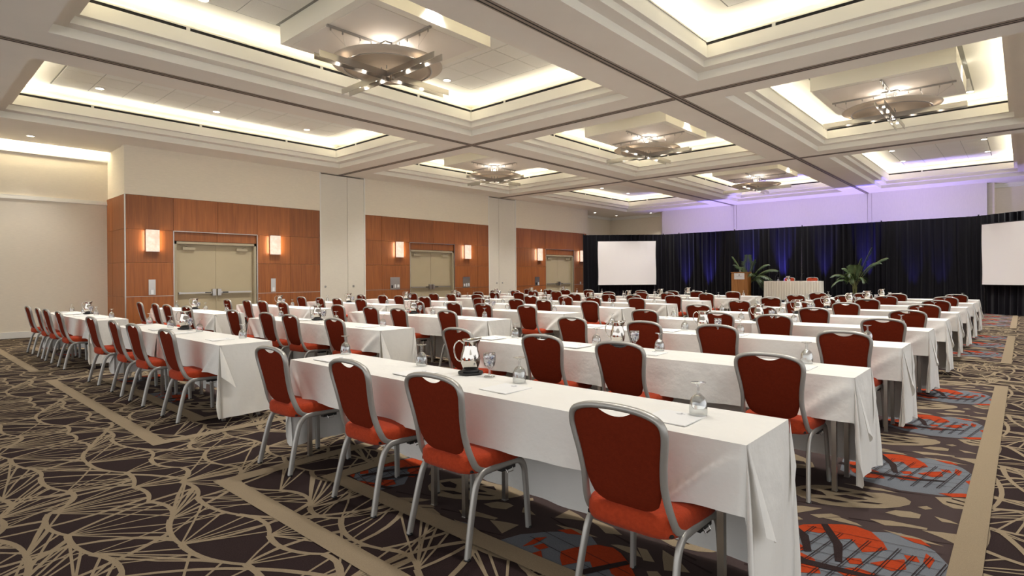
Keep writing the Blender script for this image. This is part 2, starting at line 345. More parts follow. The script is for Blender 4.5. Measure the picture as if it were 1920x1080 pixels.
LAY = {'sl': sl, 'ru': ru, 'be': be, 'dk': dk}; LZ = {'sl': .0056, 'be': .0066, 'ru': .0072, 'dk': .0084}
for (x0, x1, y0, y1) in INNER:
    xl_, xh = x0+.06, x1-.125; base_y = y0+(3.0-2.12)
    for jy in range(-2, 4):
        for ix in range(0, 4):
            mir = ix % 2 == 1; dx = (x1+.15)-ix*.93; dy = base_y-3.0+jy*1.64+(.0, .55, .2, .8)[ix]
            def T(p):
                px = p[0] if not mir else -1.34-p[0]
                return (min(max(px+dx, xl_), xh), min(max(p[1]+dy, y0+.06), y1-.06))
            for ln, (lay, P) in enumerate(MOTIF):
                Q = [T(p) for p in P]; ys_ = [q[1] for q in Q]; xs_ = [q[0] for q in Q]
                if max(ys_)-min(ys_) < .012 or max(xs_)-min(xs_) < .012: continue
                z = LZ[lay]+.00002*ln; LAY[lay].poly([(q[0], q[1], z) for q in (reversed(Q) if mir else Q)])
            for q in range(12):                                   # paired dark threads across the slate pool
                xx = -.92+.065*q; a, b_ = T((xx-.03, 2.86+.03*(q % 3))), T((xx+.05, 3.44-.04*(q % 2)))
                if abs(a[0]-b_[0]) < .05 or abs(a[1]-b_[1]) < .2: continue
                dk.strip([a, b_], .004, .0096); dk.strip([(a[0]+.012, a[1]), (b_[0]+.012, b_[1])], .003, .0097)
            for q in range(6):
                yy = 2.92+.10*q; a, b_ = T((-.90, yy)), T((-.30, yy+.09))
                if abs(a[0]-b_[0]) < .3 or abs(a[1]-b_[1]) < .04: continue
                dk.strip([a, b_], .0035, .0098)
            for q in range(14):                                   # short dark flecks breaking up the taupe ground
                R_ = random.Random(q*7+3); cx_, cy_ = R_.uniform(-1.1, -.3), R_.uniform(3.6, 4.5); a, b_ = T((cx_-.09, cy_-.02)), T((cx_+.09, cy_+.03))
                if abs(a[0]-b_[0]) < .1 or a[1] == b_[1]: continue
                dk.strip([a, b_], .018, .0062, .004)
for b, n, m in ((fb, 'carpet_field', m_taupe), (bd, 'carpet_band', m_beige), (sl, 'carpet_slate_pool', m_slate), (ru, 'carpet_rust_oval', m_rust), (be, 'carpet_beige_shard', m_beige), (dk, 'carpet_dark_thread', m_plum)):
    o = b.build(n, m, floor); o['kind'] = 'stuff'

# ------------------------------------------------------------------ ceiling
ceil = MB()
XS = [-17.72, COLX[0][0], COLX[0][1], COLX[1][0], COLX[1][1], COLX[2][0], COLX[2][1], 7]
YS = [-6, ROWY[0][0], ROWY[0][1], ROWY[1][0], ROWY[1][1], ROWY[2][0], ROWY[2][1], 29]
for i in range(7):
    for j in range(7):
        if i % 2 == 1 and j % 2 == 1: continue
        ceil.poly([(XS[i], YS[j], ZC), (XS[i], YS[j+1], ZC), (XS[i+1], YS[j+1], ZC), (XS[i+1], YS[j], ZC)])
ceil.box(-18.3, 7, -6, 29, 5.55, 5.65)
ceiling = ceil.build('ceiling', m_soffit); ceiling['kind'] = 'structure'
MBx = lambda *a: MB().box(*a)
tile_me = MB().box(-.300, .300, -.300, .300, 0, .012).mesh('ceiling_tile', m_tile)
NEARLBL = ['near', 'middle', 'far']; COLL = ['left', 'middle', 'right']
def ring(b, x0, x1, y0, y1, z0, z1, mi=0):           # vertical riser round an opening
    P = [(x0, y0), (x1, y0), (x1, y1), (x0, y1)]
    for k in range(4):
        a, c = P[k], P[(k+1) % 4]; b.poly([(*a, z0), (*a, z1), (*c, z1), (*c, z0)], mi)
def flat(b, o, i, z, mi=0):                           # soffit between outer and inner rectangle
    (a0, a1, c0, c1), (e0, e1, g0, g1) = o, i
    A = [(a0, c0), (a1, c0), (a1, c1), (a0, c1)]; B = [(e0, g0), (e1, g0), (e1, g1), (e0, g1)]
    for k in range(4): b.poly([(*A[k], z), (*B[k], z), (*B[(k+1) % 4], z), (*A[(k+1) % 4], z)], mi)
for ci, (x0, x1) in enumerate(COLX):
    for ri, (y0, y1) in enumerate(ROWY):
        r0 = (x0, x1, y0, y1); ins = lambda d: (x0+d, x1-d, y0+d, y1-d)
        a, b_, = .20, .29
        co = MB()
        ring(co, *r0, ZC, 4.83); flat(co, r0, ins(a), 4.83, 1); ring(co, *ins(a), 4.83, 4.94); flat(co, ins(a), ins(b_), 4.94, 1)
        ring(co, *ins(b_), 4.94, 5.145); ring(co, *ins(b_), 5.190, 5.215); flat(co, ins(b_), ins(b_-.04), 5.215)
        ring(co, *ins(b_-.04), 5.0, 5.215); flat(co, ins(b_-.04), ins(-.10), 5.0); ring(co, *ins(-.10), 5.0, ZU)
        ox = ins(-.10); co.poly([(ox[0], ox[2], ZU), (ox[0], ox[3], ZU), (ox[1], ox[3], ZU), (ox[1], ox[2], ZU)])
        coffer = co.build('coffer', [m_white, m_soffit], ceiling)
        i = b_; sides = {'far': (x0+i, x1-i, y1-i+.012, y1-i+.03), 'left': (x0+i-.03, x0+i-.012, y0+i, y1-i), 'near': (x0+i, x1-i, y0+i-.03, y0+i-.012), 'right': (x1-i+.012, x1-i+.03, y0+i, y1-i)}
        dark = ('far', 'left') if ci < 2 else ('far',)
        for k, q in sides.items():
            MBx(*q, 5.14, 5.195).build('slot_diffuser' if k in dark else 'slot_cover', m_dark if k in dark else m_white, coffer)
        if 'far' in dark:                                      # little bright brackets across the slot
            bk = MB(); n = 2
            for q in range(n): xx = x0+1.3+q*2.7; bk.box(xx, xx+.05, y1-i-.002, y1-i+.02, 5.142, 5.193)
            if ci < 2:
                for q in range(3): yy = y0+1.6+q*2.2; bk.box(x0+i-.02, x0+i+.002, yy, yy+.05, 5.142, 5.193)
            bk.build('slot_bracket', m_trimw, coffer)
        boxed = (ci, ri) in ((1, 0), (0, 1), (1, 1), (1, 2), (2, 1), (2, 0))
        cx_, cy_ = CXS[ci], CYS[ri]
        nx = int((x1-x0-.58-.7)//.61); ny = int((y1-y0-.58-.7)//.61); sep = (ci, ri) in ((0, 0), (1, 0), (2, 0), (2, 1), (2, 2))
        seam = MB().box(cx_-nx*.305-.02, cx_+nx*.305+.02, cy_-ny*.305-.02, cy_+ny*.305+.02, ZU-.010, ZU-.001).build('tile_grid', m_seam, coffer)
        jt = MB()
        for p in range(nx):
            for q in range(ny):
                tx, ty = cx_+(p-(nx-1)/2)*.61, cy_+(q-(ny-1)/2)*.61
                if boxed and abs(tx-cx_) < .95 and abs(ty-cy_) < .95: continue
                if sep: place(tile_me, 'ceiling_tile', coffer, (tx, ty, ZU-.018))
                else: jt.box(tx-.3, tx+.3, ty-.3, ty+.3, ZU-.018, ZU-.006)
        if not sep: jt.build('ceiling_tile', m_tile, coffer)['kind'] = 'stuff'
        if boxed:
            h = 1.17; hb = MB().box(cx_-h, cx_+h, cy_-h, cy_+h, ZB, ZU)
            hb.build('hung_box', m_white, coffer)
            fr = MB(); g = h-.14
            fr.box(cx_-g, cx_+g, cy_-g, cy_+g, ZB-.006, ZB)
            fr.build('box_underside', m_soffit, coffer)
        for dx in (-1.16, 1.16):
            for k, dy in enumerate((-2.31, 0, 2.31)):
                if boxed and dy == 0 and h > 1.15 and False: continue
                if boxed and k == 1: continue
                t = empty('recessed_downlight', (cx_+dx, cy_+dy, ZU-.018))
                tag(t, f'round recessed downlight, {("left","right")[dx>0]} side, {NEARLBL[k]} end of the {NEARLBL[ri]} {COLL[ci]} ceiling coffer', 'light', 'downlights in the coffers')
                MB().lathe([(.10, 0), (.105, -.006), (.075, -.008), (.07, 0)], 20).build('trim_ring', m_trimw, t)
                MB().lathe([(.07, -.001), (.001, -.001)], 20).build('lens', m_downl, t)
for k, p in enumerate(((-16.95, 2.36), (-16.79, 25.26), (-16.78, 27.37), (-14.77, 27.53))):
    t = empty('recessed_downlight', (p[0], p[1], ZC))
    tag(t, ('round recessed downlight in the soffit over the left recess', 'recessed downlight past the far end of the door wall, nearest of three', 'recessed downlight in the corner above the left screen', 'recessed downlight right of two others above the left screen')[k], 'light', 'downlights in the soffit')
    MB().lathe([(.09, 0), (.095, -.006), (.07, -.008), (.065, 0)], 20).build('trim_ring', m_trimw, t)
    MB().lathe([(.065, -.001), (.001, -.001)], 20).build('lens', m_downl, t)
# tracks of the movable partitions
def track(name, x0, x1, y0, y1):
    t = MB().box(x0, x1, y0, y1, ZC-.010, ZC+.002, 0)
    if x1-x0 < y1-y0:
        c = (x0+x1)/2
        for q in (-.035, .035): t.box(c+q-.009, c+q+.009, y0, y1, ZC-.013, ZC-.0095, 1)
    else:
        c = (y0+y1)/2
        for q in (-.035, .035): t.box(x0, x1, c+q-.009, c+q+.009, ZC-.013, ZC-.0095, 1)
    t.build('partition_track', [m_track, m_dark], ceiling)
for x in TX: track('t', x-.07, x+.07, -6, 27.3)
for y in SY:
    for a, b in ((XW, TX[0]-.07), (TX[0]+.07, TX[1]-.07), (TX[1]+.07, TX[2]-.07), (TX[2]+.07, 7)): track('t', a, b, y-.08, y+.08)
track('t', XW+.6, TX[0]-.07, .3, .44)

# ------------------------------------------------------------------ door wall (left)
wall = MB()
# cream band above the veneer, and solid backing behind
wall.box(-16.8, -16.62, 4.25, 24.0, 0, 4.72)
for a, b in ((4.05, 9.29), (10.89, 16.84), (18.50, 23.90)): wall.box(-16.62, XW, a, b, 3.495, 4.705)
wall.box(-16.62, XW, 23.88, 24.02, 0, 4.705)
wall.box(-18.0, -16.62, 4.07, 4.25, 3.495, 4.705)      # return
wall.box(-18.0, -16.62, 4.10, 4.25, 0, 3.5)
wall_left = wall.build('wall_left', m_wall); wall_left['kind'] = 'structure'
RZ = [(.10, .955), (.962, 1.807), (1.813, 2.637), (2.643, 3.49)]
SECT = [([4.07, 5.13, 6.22, 7.30, 8.29, 9.26], 1, 3), ([10.91, 11.57, 12.77, 13.87, 14.93, 16.18, 16.84], 2, 4), ([18.52, 19.54, 20.59, 22.79, 23.88], 2, 3)]
def wpanel(y0, y1, z0, z1, xf=XW, parent=wall_left):
    o = MB().box(-.10, 0, -(y1-y0)/2, (y1-y0)/2, -(z1-z0)/2, (z1-z0)/2).build('wood_panel', m_wood, parent); o.location = (xf, (y0+y1)/2, (z0+z1)/2); return o
for si, (ys, d0, d1) in enumerate(SECT):
    for k in range(len(ys)-1):
        ya, yb = ys[k]+.004, ys[k+1]-.004
        isdoor = d0 <= k < d1
        for zi, (za, zb) in enumerate(RZ):
            if isdoor and zi < 3: continue
            wpanel(ya, yb, za, zb)
        if isdoor: wpanel(ya, yb, 2.385, 2.625, XW-.05)
    if len(ys) == 5: pass
    # reveal strips: light metal at .96 and round the door opening
    rv = MB()
    for a, b in ((ys[0], ys[d0]), (ys[d1], ys[-1])): rv.box(XW-.02, XW+.004, a, b, .953, .964)
    ya, yb = ys[d0], ys[d1]
    rv.box(XW-.02, XW+.006, ya, yb, 2.626, 2.642); rv.box(XW-.02, XW+.006, ya-.008, ya+.012, 0, 2.642); rv.box(XW-.02, XW+.006, yb-.012, yb+.008, 0, 2.642)
    rv.build('metal_reveal', m_steel, wall_left)
    MB().box(-16.62, XW-.01, ys[0], ys[d0], 0, .1).box(-16.62, XW-.01, ys[d1], ys[-1], 0, .1).build('plinth', m_black, wall_left)
# return face panels (seen at Y=4.05)
for xa, xb in ((-18.0+.0, -17.50), (-17.49, -16.42)):
    for za, zb in RZ:
        o = MB().box(-(xb-xa)/2+.003, (xb-xa)/2-.003, 0, .06, -(zb-za)/2, (zb-za)/2).build('wood_panel', m_wood, wall_left); o.location = ((xa+xb)/2, 4.05, (za+zb)/2)
MB().box(XW-.02, XW+.003, 4.045, 4.07, .1, 3.495).build('corner_strip', m_steel, wall_left)
# pocket doors of the movable partitions (cream)
for a, s, b in ((9.29, 10.25, 10.89), (16.84, 17.45, 18.50)):
    for y0, y1 in ((a+.02, s-.006), (s+.006, b-.02)):
        o = MB().box(-16.6, XW-.012, y0, y1, .01, 4.66).build('pocket_door_leaf', m_cream, wall_left)
        yk = y0+.13 if y0 < s-.1 and a < 12 and y0 < s else (y0+.2 if y0 > s else y0+.45)
        lk = MB().lathe([(.034, 0), (.036, .008), (.024, .012), (.02, .004), (.001, .004)], 16)
        q = lk.build('lock', m_steel, o); q.location = (XW-.012, yk, 1.11); q.rotation_euler = (0, PI/2, 0)
    MB().box(-16.6, XW+.008, a-.025, a+.015, 0, 4.70).build('metal_edge', m_trimw, wall_left)
    MB().box(-16.6, XW+.008, b-.015, b+.025, 0, 4.70).build('metal_edge', m_trimw, wall_left)
# doors
for n, (ya, yb) in enumerate(((5.15, 7.28), (12.79, 14.91), (20.61, 22.77))):
    d = empty(f'door_{n+1}', (0, 0, 0)); d['kind'] = 'structure'
    xf = XW-.03; t = .06
    MB().box(-16.61, xf, ya, ya+t, 0, 2.37).box(-16.61, xf, yb-t, yb, 0, 2.37).box(-16.61, xf, ya, yb, 2.31, 2.37).build('door_frame', m_frame, d)
    mid = (ya+yb)/2; xl = -16.545
    for s, (a, b) in enumerate(((ya+t+.004, mid-.003), (mid+.003, yb-t-.004))):
        leaf = MB().box(xl-.045, xl, a, b, .01, 2.305).build('door_leaf', m_door, d)
        hin = a if s == 0 else b; sg = 1 if s == 0 else -1; lat = b if s == 0 else a
        c0, c1 = sorted((hin+sg*.16, hin+sg*.46))
        MB().box(xl, xl+.06, c0, c1, 2.16, 2.235).build('door_closer', m_frame, leaf)
        arm = MB().tube([(xl+.03, hin+sg*.30, 2.235), (xl+.09, hin+sg*.2, 2.28), (xl+.02, hin+sg*.06, 2.30)], .010, seg=6).build('closer_arm', m_frame, leaf)
        p0, p1 = sorted((hin+sg*.06, lat-sg*.12))
        MB().box(xl+.03, xl+.075, p0, p1, .995, 1.035).box(xl, xl+.04, p0, p0+.05, .985, 1.045).build('push_bar', m_steel, leaf)
        q0, q1 = sorted((lat-sg*.30, lat-sg*.14)); MB().box(xl+.035, xl+.079, q0, q1, 1.0, 1.03).build('bar_label', m_black, leaf)
        l0, l1 = sorted((lat-sg*.02, lat-sg*.11)); MB().box(xl, xl+.085, l0, l1, .93, 1.11).build('latch_case', m_steel, leaf)
# switch plates
def plate(y0, y1, z0, z1, sw, lab):
    t = MB().box(0, .008, -(y1-y0)/2, (y1-y0)/2, -(z1-z0)/2, (z1-z0)/2).build('wall_plate', m_steel, None, loc=(XW, (y0+y1)/2, (z0+z1)/2)); tag(t, lab, 'wall plate', 'wall plates on the veneer')
    for (yy, zz, w, h, m) in sw: MB().box(.008, .016, yy-w/2, yy+w/2, zz-h/2, zz+h/2).build('switch', m, t)
plate(4.555, 4.71, .99, 1.38, [(.0, -.12, .06, .11, m_paper)], 'tall steel wall plate with one white switch, left of the nearest doors')
plate(7.69, 7.83, .99, 1.38, [(.0, -.12, .06, .11, m_paper)], 'tall steel wall plate with one white switch, right of the nearest doors')
plate(11.91, 12.32, .97, 1.39, [(-.13, -.12, .06, .1, m_black), (0, -.1, .06, .12, m_paper), (.13, -.1, .09, .1, m_paper)], 'wide steel wall plate with several switches, left of the middle doors')
plate(15.36, 15.74, .96, 1.38, [(-.12, -.11, .06, .1, m_paper), (0, -.11, .06, .12, m_paper), (.12, -.1, .07, .11, m_paper)], 'wide steel wall plate with several switches, right of the middle doors')
plate(19.79, 20.11, .96, 1.35, [(-.08, -.11, .08, .11, m_black), (.08, -.11, .07, .13, m_paper)], 'dark steel wall plate with a white switch, left of the farthest doors')
plate(23.27, 23.39, .97, 1.09, [(0, 0, .07, .09, m_paper)], 'small white switch right of the farthest doors')
# sconces
m_sf = m_steel
for k, y in enumerate((4.635, 7.80, 12.28, 15.585, 20.10, 23.42)):
    t = empty('wall_sconce', (XW, y, 2.36)); side = 'left' if k % 2 == 0 else 'right'
    tag(t, f'glowing mottled glass box sconce {side} of the {("nearest","middle","farthest")[k//2]} double doors', 'wall lamp', 'sconces on the veneer wall')
    w, h, d = .145, .27, .10
    MB().box(0, .035, -w+.02, w-.02, -h+.03, h-.03).build('back_plate', m_steel, t)
    MB().box(.03, d, -w, w, -h, h).build('glass_shade', m_sconce, t)
    MB().box(.028, d+.004, -w-.003, w+.003, -h-.008, -h).box(.028, d+.004, -w-.003, w+.003, h, h+.008).build('metal_cap', m_steel, t)
    for sg in (-1, 1):
        add_light('AREA', 'sconce_lamp', (XW+.06, y+sg*.155, 2.36), (sg*PI/2, 0, 0), .55, (1, .78, .58), shape='RECTANGLE', size=.07, size_y=.5)
# recess wall (far left)
rw = MB().box(-18.2, XR, -6, 4.1, 0, 3.34).box(-18.2, XR, -6, 4.1, 3.44, 4.50)
wr = rw.build('wall_recess', m_wall); wr['kind'] = 'structure'
MB().box(-18.2, XR+.05, -6, 4.06, 3.34, 3.38).box(-18.2, XR+.03, -6, 4.06, 3.38, 3.44).build('ledge_molding', m_trimw, wr)
MB().box(-18.2, XR+.012, -6, 4.06, 4.50, 5.2).box(-18.0, XR+.05, -6, 4.06, 4.47, 4.51).build('cove_fascia', m_trimw, wr)
MB().box(-18.3, -17.6, -6, 4.1, 5.15, 5.25).box(-17.72, -17.70, -6, 4.1, ZC, 5.2).build('cove_top', m_trimw, wr)
bb = MB().box(-18.0, XR+.02, -6, 4.05, 0, .15).build('baseboard_left', m_trimw); bb['kind'] = 'structure'
# back wall
bw = MB().box(-14.0, -10.29, 27.3, 27.5, 0, 4.705).box(-10.27, -10.17, 27.3, 27.5, 0, 4.705).box(-10.15, -4.80, 27.3, 27.5, 0, 4.705).box(-4.78, -4.65, 27.3, 27.5, 0, 4.705).box(-4.63, -1.0, 27.3, 27.5, 0, 4.705)
bw.box(-14.0, -1.0, 27.34, 27.6, 0, 4.7)
o = bw.build('wall_back', mat('pale_partition', srgb(234, 227, 216), .75, noise=(8, .03, (14, 1, 1)))); o['kind'] = 'structure'
rb = MB().box(-18, -14.0, 28.4, 28.6, 0, 4.705).box(-18.0, -17.8, 24.0, 28.5, 0, 4.705).box(-1.0, 7, 28.1, 28.3, 0, 4.705).box(-14.2, -14.0, 27.5, 28.4, 0, 4.705).box(-1.0, -.8, 27.5, 28.1, 0, 4.7).box(-17.8, -16.62, 23.84, 24.02, 0, 4.7)
o = rb.build('wall_far_recess', m_wall); o['kind'] = 'structure'
cm = MB().box(-17.8, -14.0, 28.30, 28.4, 4.56, 4.70).box(-17.8, -17.70, 24.02, 28.4, 4.56, 4.70).box(-.8, 7, 28.0, 28.1, 4.56, 4.70).box(-17.8, -14.0, 28.25, 28.4, 4.64, 4.70).box(-.8, 7, 27.95, 28.1, 4.64, 4.7)
o = cm.build('trim_1', m_trimw); o['kind'] = 'structure'

# ------------------------------------------------------------------ chandeliers
def make_chandelier():
    t = empty('chandelier')                           # origin at box underside
    # plus-shaped rails with pegs
    for k in range(4):
        R = Matrix.Rotation(k*PI/2, 4, 'Z')
        MB().box(.14, 1.06, -.02, .02, -.028, 0, 0, R).build('rail', m_alu, t)
        pg = MB()
        for d in (.30, .50, .80, 1.0): pg.box(d-.009, d+.009, -.009, .009, -.075, -.026, 0, R)
        pg.build('cable_anchor', m_steel, t)
        cb = MB()
        for d, e in ((.50, .62), (.80, .75), (1.0, .58)): cb.tube([R @ Vector((d, 0, -.07)), R @ Vector((e, 0, -.34))], .0016, seg=4)
        cb.build('cable', m_steel, t)
        arm = empty('arm', (0, 0, 0)); arm.parent = t
        for q in (-.075, .075):
            MB().box(.02 if q > 0 else .02, 1.22, q-.004, q+.004, -.53, -.435, 0, R).build('arm_plate', m_chrome if False else m_steel, arm)
        MB().box(.25, .62, -.07, .07, -.455, -.447, 0, R).build('reflector', m_steel, arm)
        lp = MB()
        for d in (.34, .80):
            c = R @ Vector((d, 0, -.47)); lp.lathe([(.020, .02), (.024, -.01), (.001, -.012)], 12, c=c)
        lp.build('spot_bulb', m_bulb, arm)
        hg = MB(); 
        for d in (.07,): hg.tube([R @ Vector((d, d, 0)), R @ Vector((d, d, -.40))], .009, seg=6)
        hg.build('post', m_alu, t)
    MB().box(-.15, .15, -.15, .15, -.03, -.018).build('canopy_plate', m_alu, t)
    MB().lathe([(.001, -.33), (.35, -.335), (.62, -.355), (.68, -.37), (.68, -.385), (.62, -.375), (.35, -.352), (.001, -.348)], 48).build('dish', m_dish, t, True)
    MB().lathe([(.70, -.37), (.78, -.35), (.86, -.315), (.865, -.32), (.78, -.358), (.70, -.38)], 48).build('outer_ring', m_dish, t, True)
    tor = [(.69+.010*math.cos(a), -.385+.010*math.sin(a)) for a in [2*PI*k/6 for k in range(7)]]
    MB().lathe(tor, 48).build('metal_ring', m_steel, t, True)
    MB().lathe([(.001, -.12), (.045, -.12), (.045, -.24), (.001, -.24)], 12).build('centre_lamp', m_downl, t)
    return t
ch0 = make_chandelier()
spots = [(1, 0, 'nearest chandelier, hanging in the near middle coffer'), (0, 1, 'small far chandelier in the coffer above the left door wall'), (1, 1, 'chandelier in the central coffer, lit bulbs under a round dish'),
         (2, 1, 'right-hand chandelier seen along one arm, bright lamp at its stem'), (1, 2, 'farthest chandelier, above the head table')]
for k, (ci, ri, lab) in enumerate(spots):
    o = ch0 if k == 0 else copy_tree(ch0); o.location = (CXS[ci]+.03, CYS[ri], ZB-.006)
    tag(o, lab+', crossed metal arms', 'chandelier', 'chandeliers with crossed arms')
    for a in (.20,):
        for s in range(4):
            an = s*PI/2+PI/4; add_light('POINT', 'chandelier_lamp', (CXS[ci]+.03+.22*math.cos(an), CYS[ri]+.22*math.sin(an), ZB-.13), (0, 0, 0), .6, (1, .95, .9), shadow_soft_size=.03)

# ------------------------------------------------------------------ drapes and screens
def drape(x0, y0, x1, y1, h, lab, seed, z0=0.0):
    L = math.hypot(x1-x0, y1-y0); ux, uy = (x1-x0)/L, (y1-y0)/L; nx, ny = uy, -ux     # n points to the room
    R = random.Random(seed); n = int(L/.028); t = empty('drape', (x0, y0, 0)); tag(t, lab, 'drape', 'black drapes across the stage')
    ph = [R.uniform(0, 6.28) for _ in range(4)]
    rows = []
    for zi in range(9):
        z = z0+.01+(h-z0-.01)*zi/8; am = .028*(1-.35*zi/8)+.003; row = []
        for k in range(n+1):
            s = L*k/n; w = s+.03*math.sin(z*1.3+ph[0]+s*2)*(1-zi/8)
            off = am*(math.sin(w*2*PI/.21+ph[1])+.5*math.sin(w*2*PI/.13+ph[2])+.5*math.sin(w*2*PI/.55+ph[3]))
            row.append((ux*s+nx*off, uy*s+ny*off, z))
        rows.append(row)
    MB().grid(rows).build('drape_cloth', m_drape, t, True)
    MB().tube([(-nx*.07, -ny*.07, 0), (-nx*.07, -ny*.07, h+.05)], .022, seg=8).build('upright_pole', m_black, t)
    MB().tube([(-nx*.07, -ny*.07, h-.02), (ux*L-nx*.07, uy*L-ny*.07, h-.02)], .018, seg=6).build('crossbar', m_black, t)
    return t
xs = [-12.90, -12.1, -9.49, -6.74, -3.99, -1.2]
LB = ['short black drape right of the left screen', 'black drape left of the lectern', 'black drape behind the lectern and left palm', 'black drape behind the head table and right palm', 'black drape right of the right palm']
for k in range(5): drape(xs[k], 25.2, xs[k+1], 25.2, 3.33, LB[k], 50+k)
drape(-15.7, 22.62, -12.90, 25.2, 3.33, 'angled black drape surrounding the left projection screen', 61)
drape(-1.2, 25.2, 2.3, 21.90, 3.33, 'angled black drape surrounding the right projection screen', 62)
def screen(ax, ay, bx, by, z0, z1, lab):
    L = math.hypot(bx-ax, by-ay); ux, uy = (bx-ax)/L, (by-ay)/L; nx, ny = uy, -ux
    t = empty('projection_screen', (ax, ay, 0)); tag(t, lab, 'screen', 'projection screens')
    R = Matrix(((ux, nx, 0), (uy, ny, 0), (0, 0, 1))).to_4x4()
    n = 24; rows = []
    for zi in range(7):
        z = z0+(z1-z0)*zi/6
        rows.append([tuple(R @ Vector((L*k/n+.012*math.sin(zi*1.1)*(1 if k in (0, n) else 0), .05+(.006*math.sin(k*1.9)*max(0, zi-4)), z))) for k in range(n+1)])
    MB().grid(rows).build('screen_fabric', m_screen, t, True)
    fr = MB()
    for a in ((-.03, 0, .02, .045, z0-.03, z1+.03), (L, L+.03, .02, .045, z0-.03, z1+.03), (0, L, .02, .045, z1, z1+.03), (0, L, .02, .045, z0-.03, z0)): fr.box(*a, 0, R)
    fr.build('screen_frame', m_black, t)
    for x in (.02, L-.06): MB().box(x, x+.04, -.03, .01, 0, z0, 0, R).box(x, x+.04, -.25, .25, 0, .03, 0, R).build('screen_leg', m_black, t)
screen(-15.13, 22.98, -13.10, 24.85, .94, 3.01, 'white projection screen on black drape at the far left of the stage')
screen(-1.02, 24.90, 1.10, 22.90, .99, 3.00, 'white projection screen cut by the right edge of the picture')

# ------------------------------------------------------------------ stage, lectern, head table
st = MB().box(-9.9, -3.4, 23.3, 24.95, 0, .335).build('stage_riser', m_stage); tag(st, 'low black skirted riser under the lectern and head table', 'stage')
MB().box(-9.92, -3.38, 23.28, 24.95, .335, .355).build('riser_deck', m_stage, st)
SZ = .355
lt = empty('lectern', (-8.85, 24.05, SZ)); tag(lt, 'wooden lectern with white name sign on its front, left of the head table', 'lectern')
MB().box(-.33, .33, 0, .03, 0, 1.08).build('front_panel', m_woodl, lt)
MB().box(-.33, -.305, .03, .42, 0, 1.10).build('side_panel', m_woodl, lt); MB().box(.305, .33, .03, .42, 0, 1.10).build('side_panel', m_woodl, lt)
MB().box(-.35, .35, -.02, .44, 1.10, 1.135).build('top', m_woodl, lt)
MB().box(-.36, .36, -.03, .45, 0, .05).build('base', m_woodl, lt)
sg = MB().box(-.21, .21, -.012, 0, .83, 1.09).build('sign', m_paper, lt)
em = MB()
em.lathe([(.001, 0), (.028, 0)], 12)
for a in range(6): em.tube([(0, 0, 0), (.036*math.cos(a*PI/3), .036*math.sin(a*PI/3), 0)], .006, seg=4)
q = em.build('emblem', m_ink, sg); q.location = (0, -.014, 1.01); q.rotation_euler = (PI/2, 0, 0)
MB().box(-.12, .12, -.0135, -.012, .955, .962).box(-.09, .09, -.0135, -.012, .935, .941).build('printed_line', m_ink, sg)
g = MB().tube(smooth_path([(.05, .2, 1.13), (.05, .18, 1.25), (.06, .12, 1.32), (.07, .06, 1.34)]), .006, seg=6).build('microphone_stem', m_black, lt)
HT = (-6.82, 24.28)
ht = empty('head_table', (HT[0], HT[1], SZ)); tag(ht, 'head table with pleated ivory skirt on the riser before the drapes', 'table')
MB().box(-1.0, 1.0, -.28, .28, .735, .755).build('tabletop', m_woodl, ht)
for sx in (-.9, .9):
    for sy in (-.22, .22): MB().box(sx-.014, sx+.014, sy-.014, sy+.014, 0, .735).build('leg', m_steel, ht)
def skirt(w, d, h):
    b = MB(); P = []
    per = [(-w, -d), (w, -d), (w, d), (-w, d)]
    for k in range(4):
        a, c = per[k], per[(k+1) % 4]; L = math.hypot(c[0]-a[0], c[1]-a[1]); n = int(L/.016)
        for q in range(n): P.append((a[0]+(c[0]-a[0])*q/n, a[1]+(c[1]-a[1])*q/n, q, k))
    nr = [(0, -1), (1, 0), (0, 1), (-1, 0)]; rows = []
    for zi in range(5):
        z = h*(1-zi/4); row = []
        for x, y, q, k in P:
            o_ = (.010+.012*zi/4)*math.sin(q*PI/3)+.02*zi/4; row.append((x+nr[k][0]*o_, y+nr[k][1]*o_, z))
        rows.append(row)
    b.grid(rows, 0, True); b.poly([(-w, -d, h), (w, -d, h), (w, d, h), (-w, d, h)]); return b
o = skirt(1.02, .30, .745).build('table_skirt', m_ivory, None, True, (HT[0], HT[1], SZ+.012)); tag(o, 'pleated ivory cloth skirt wrapped round the head table', 'tablecloth')

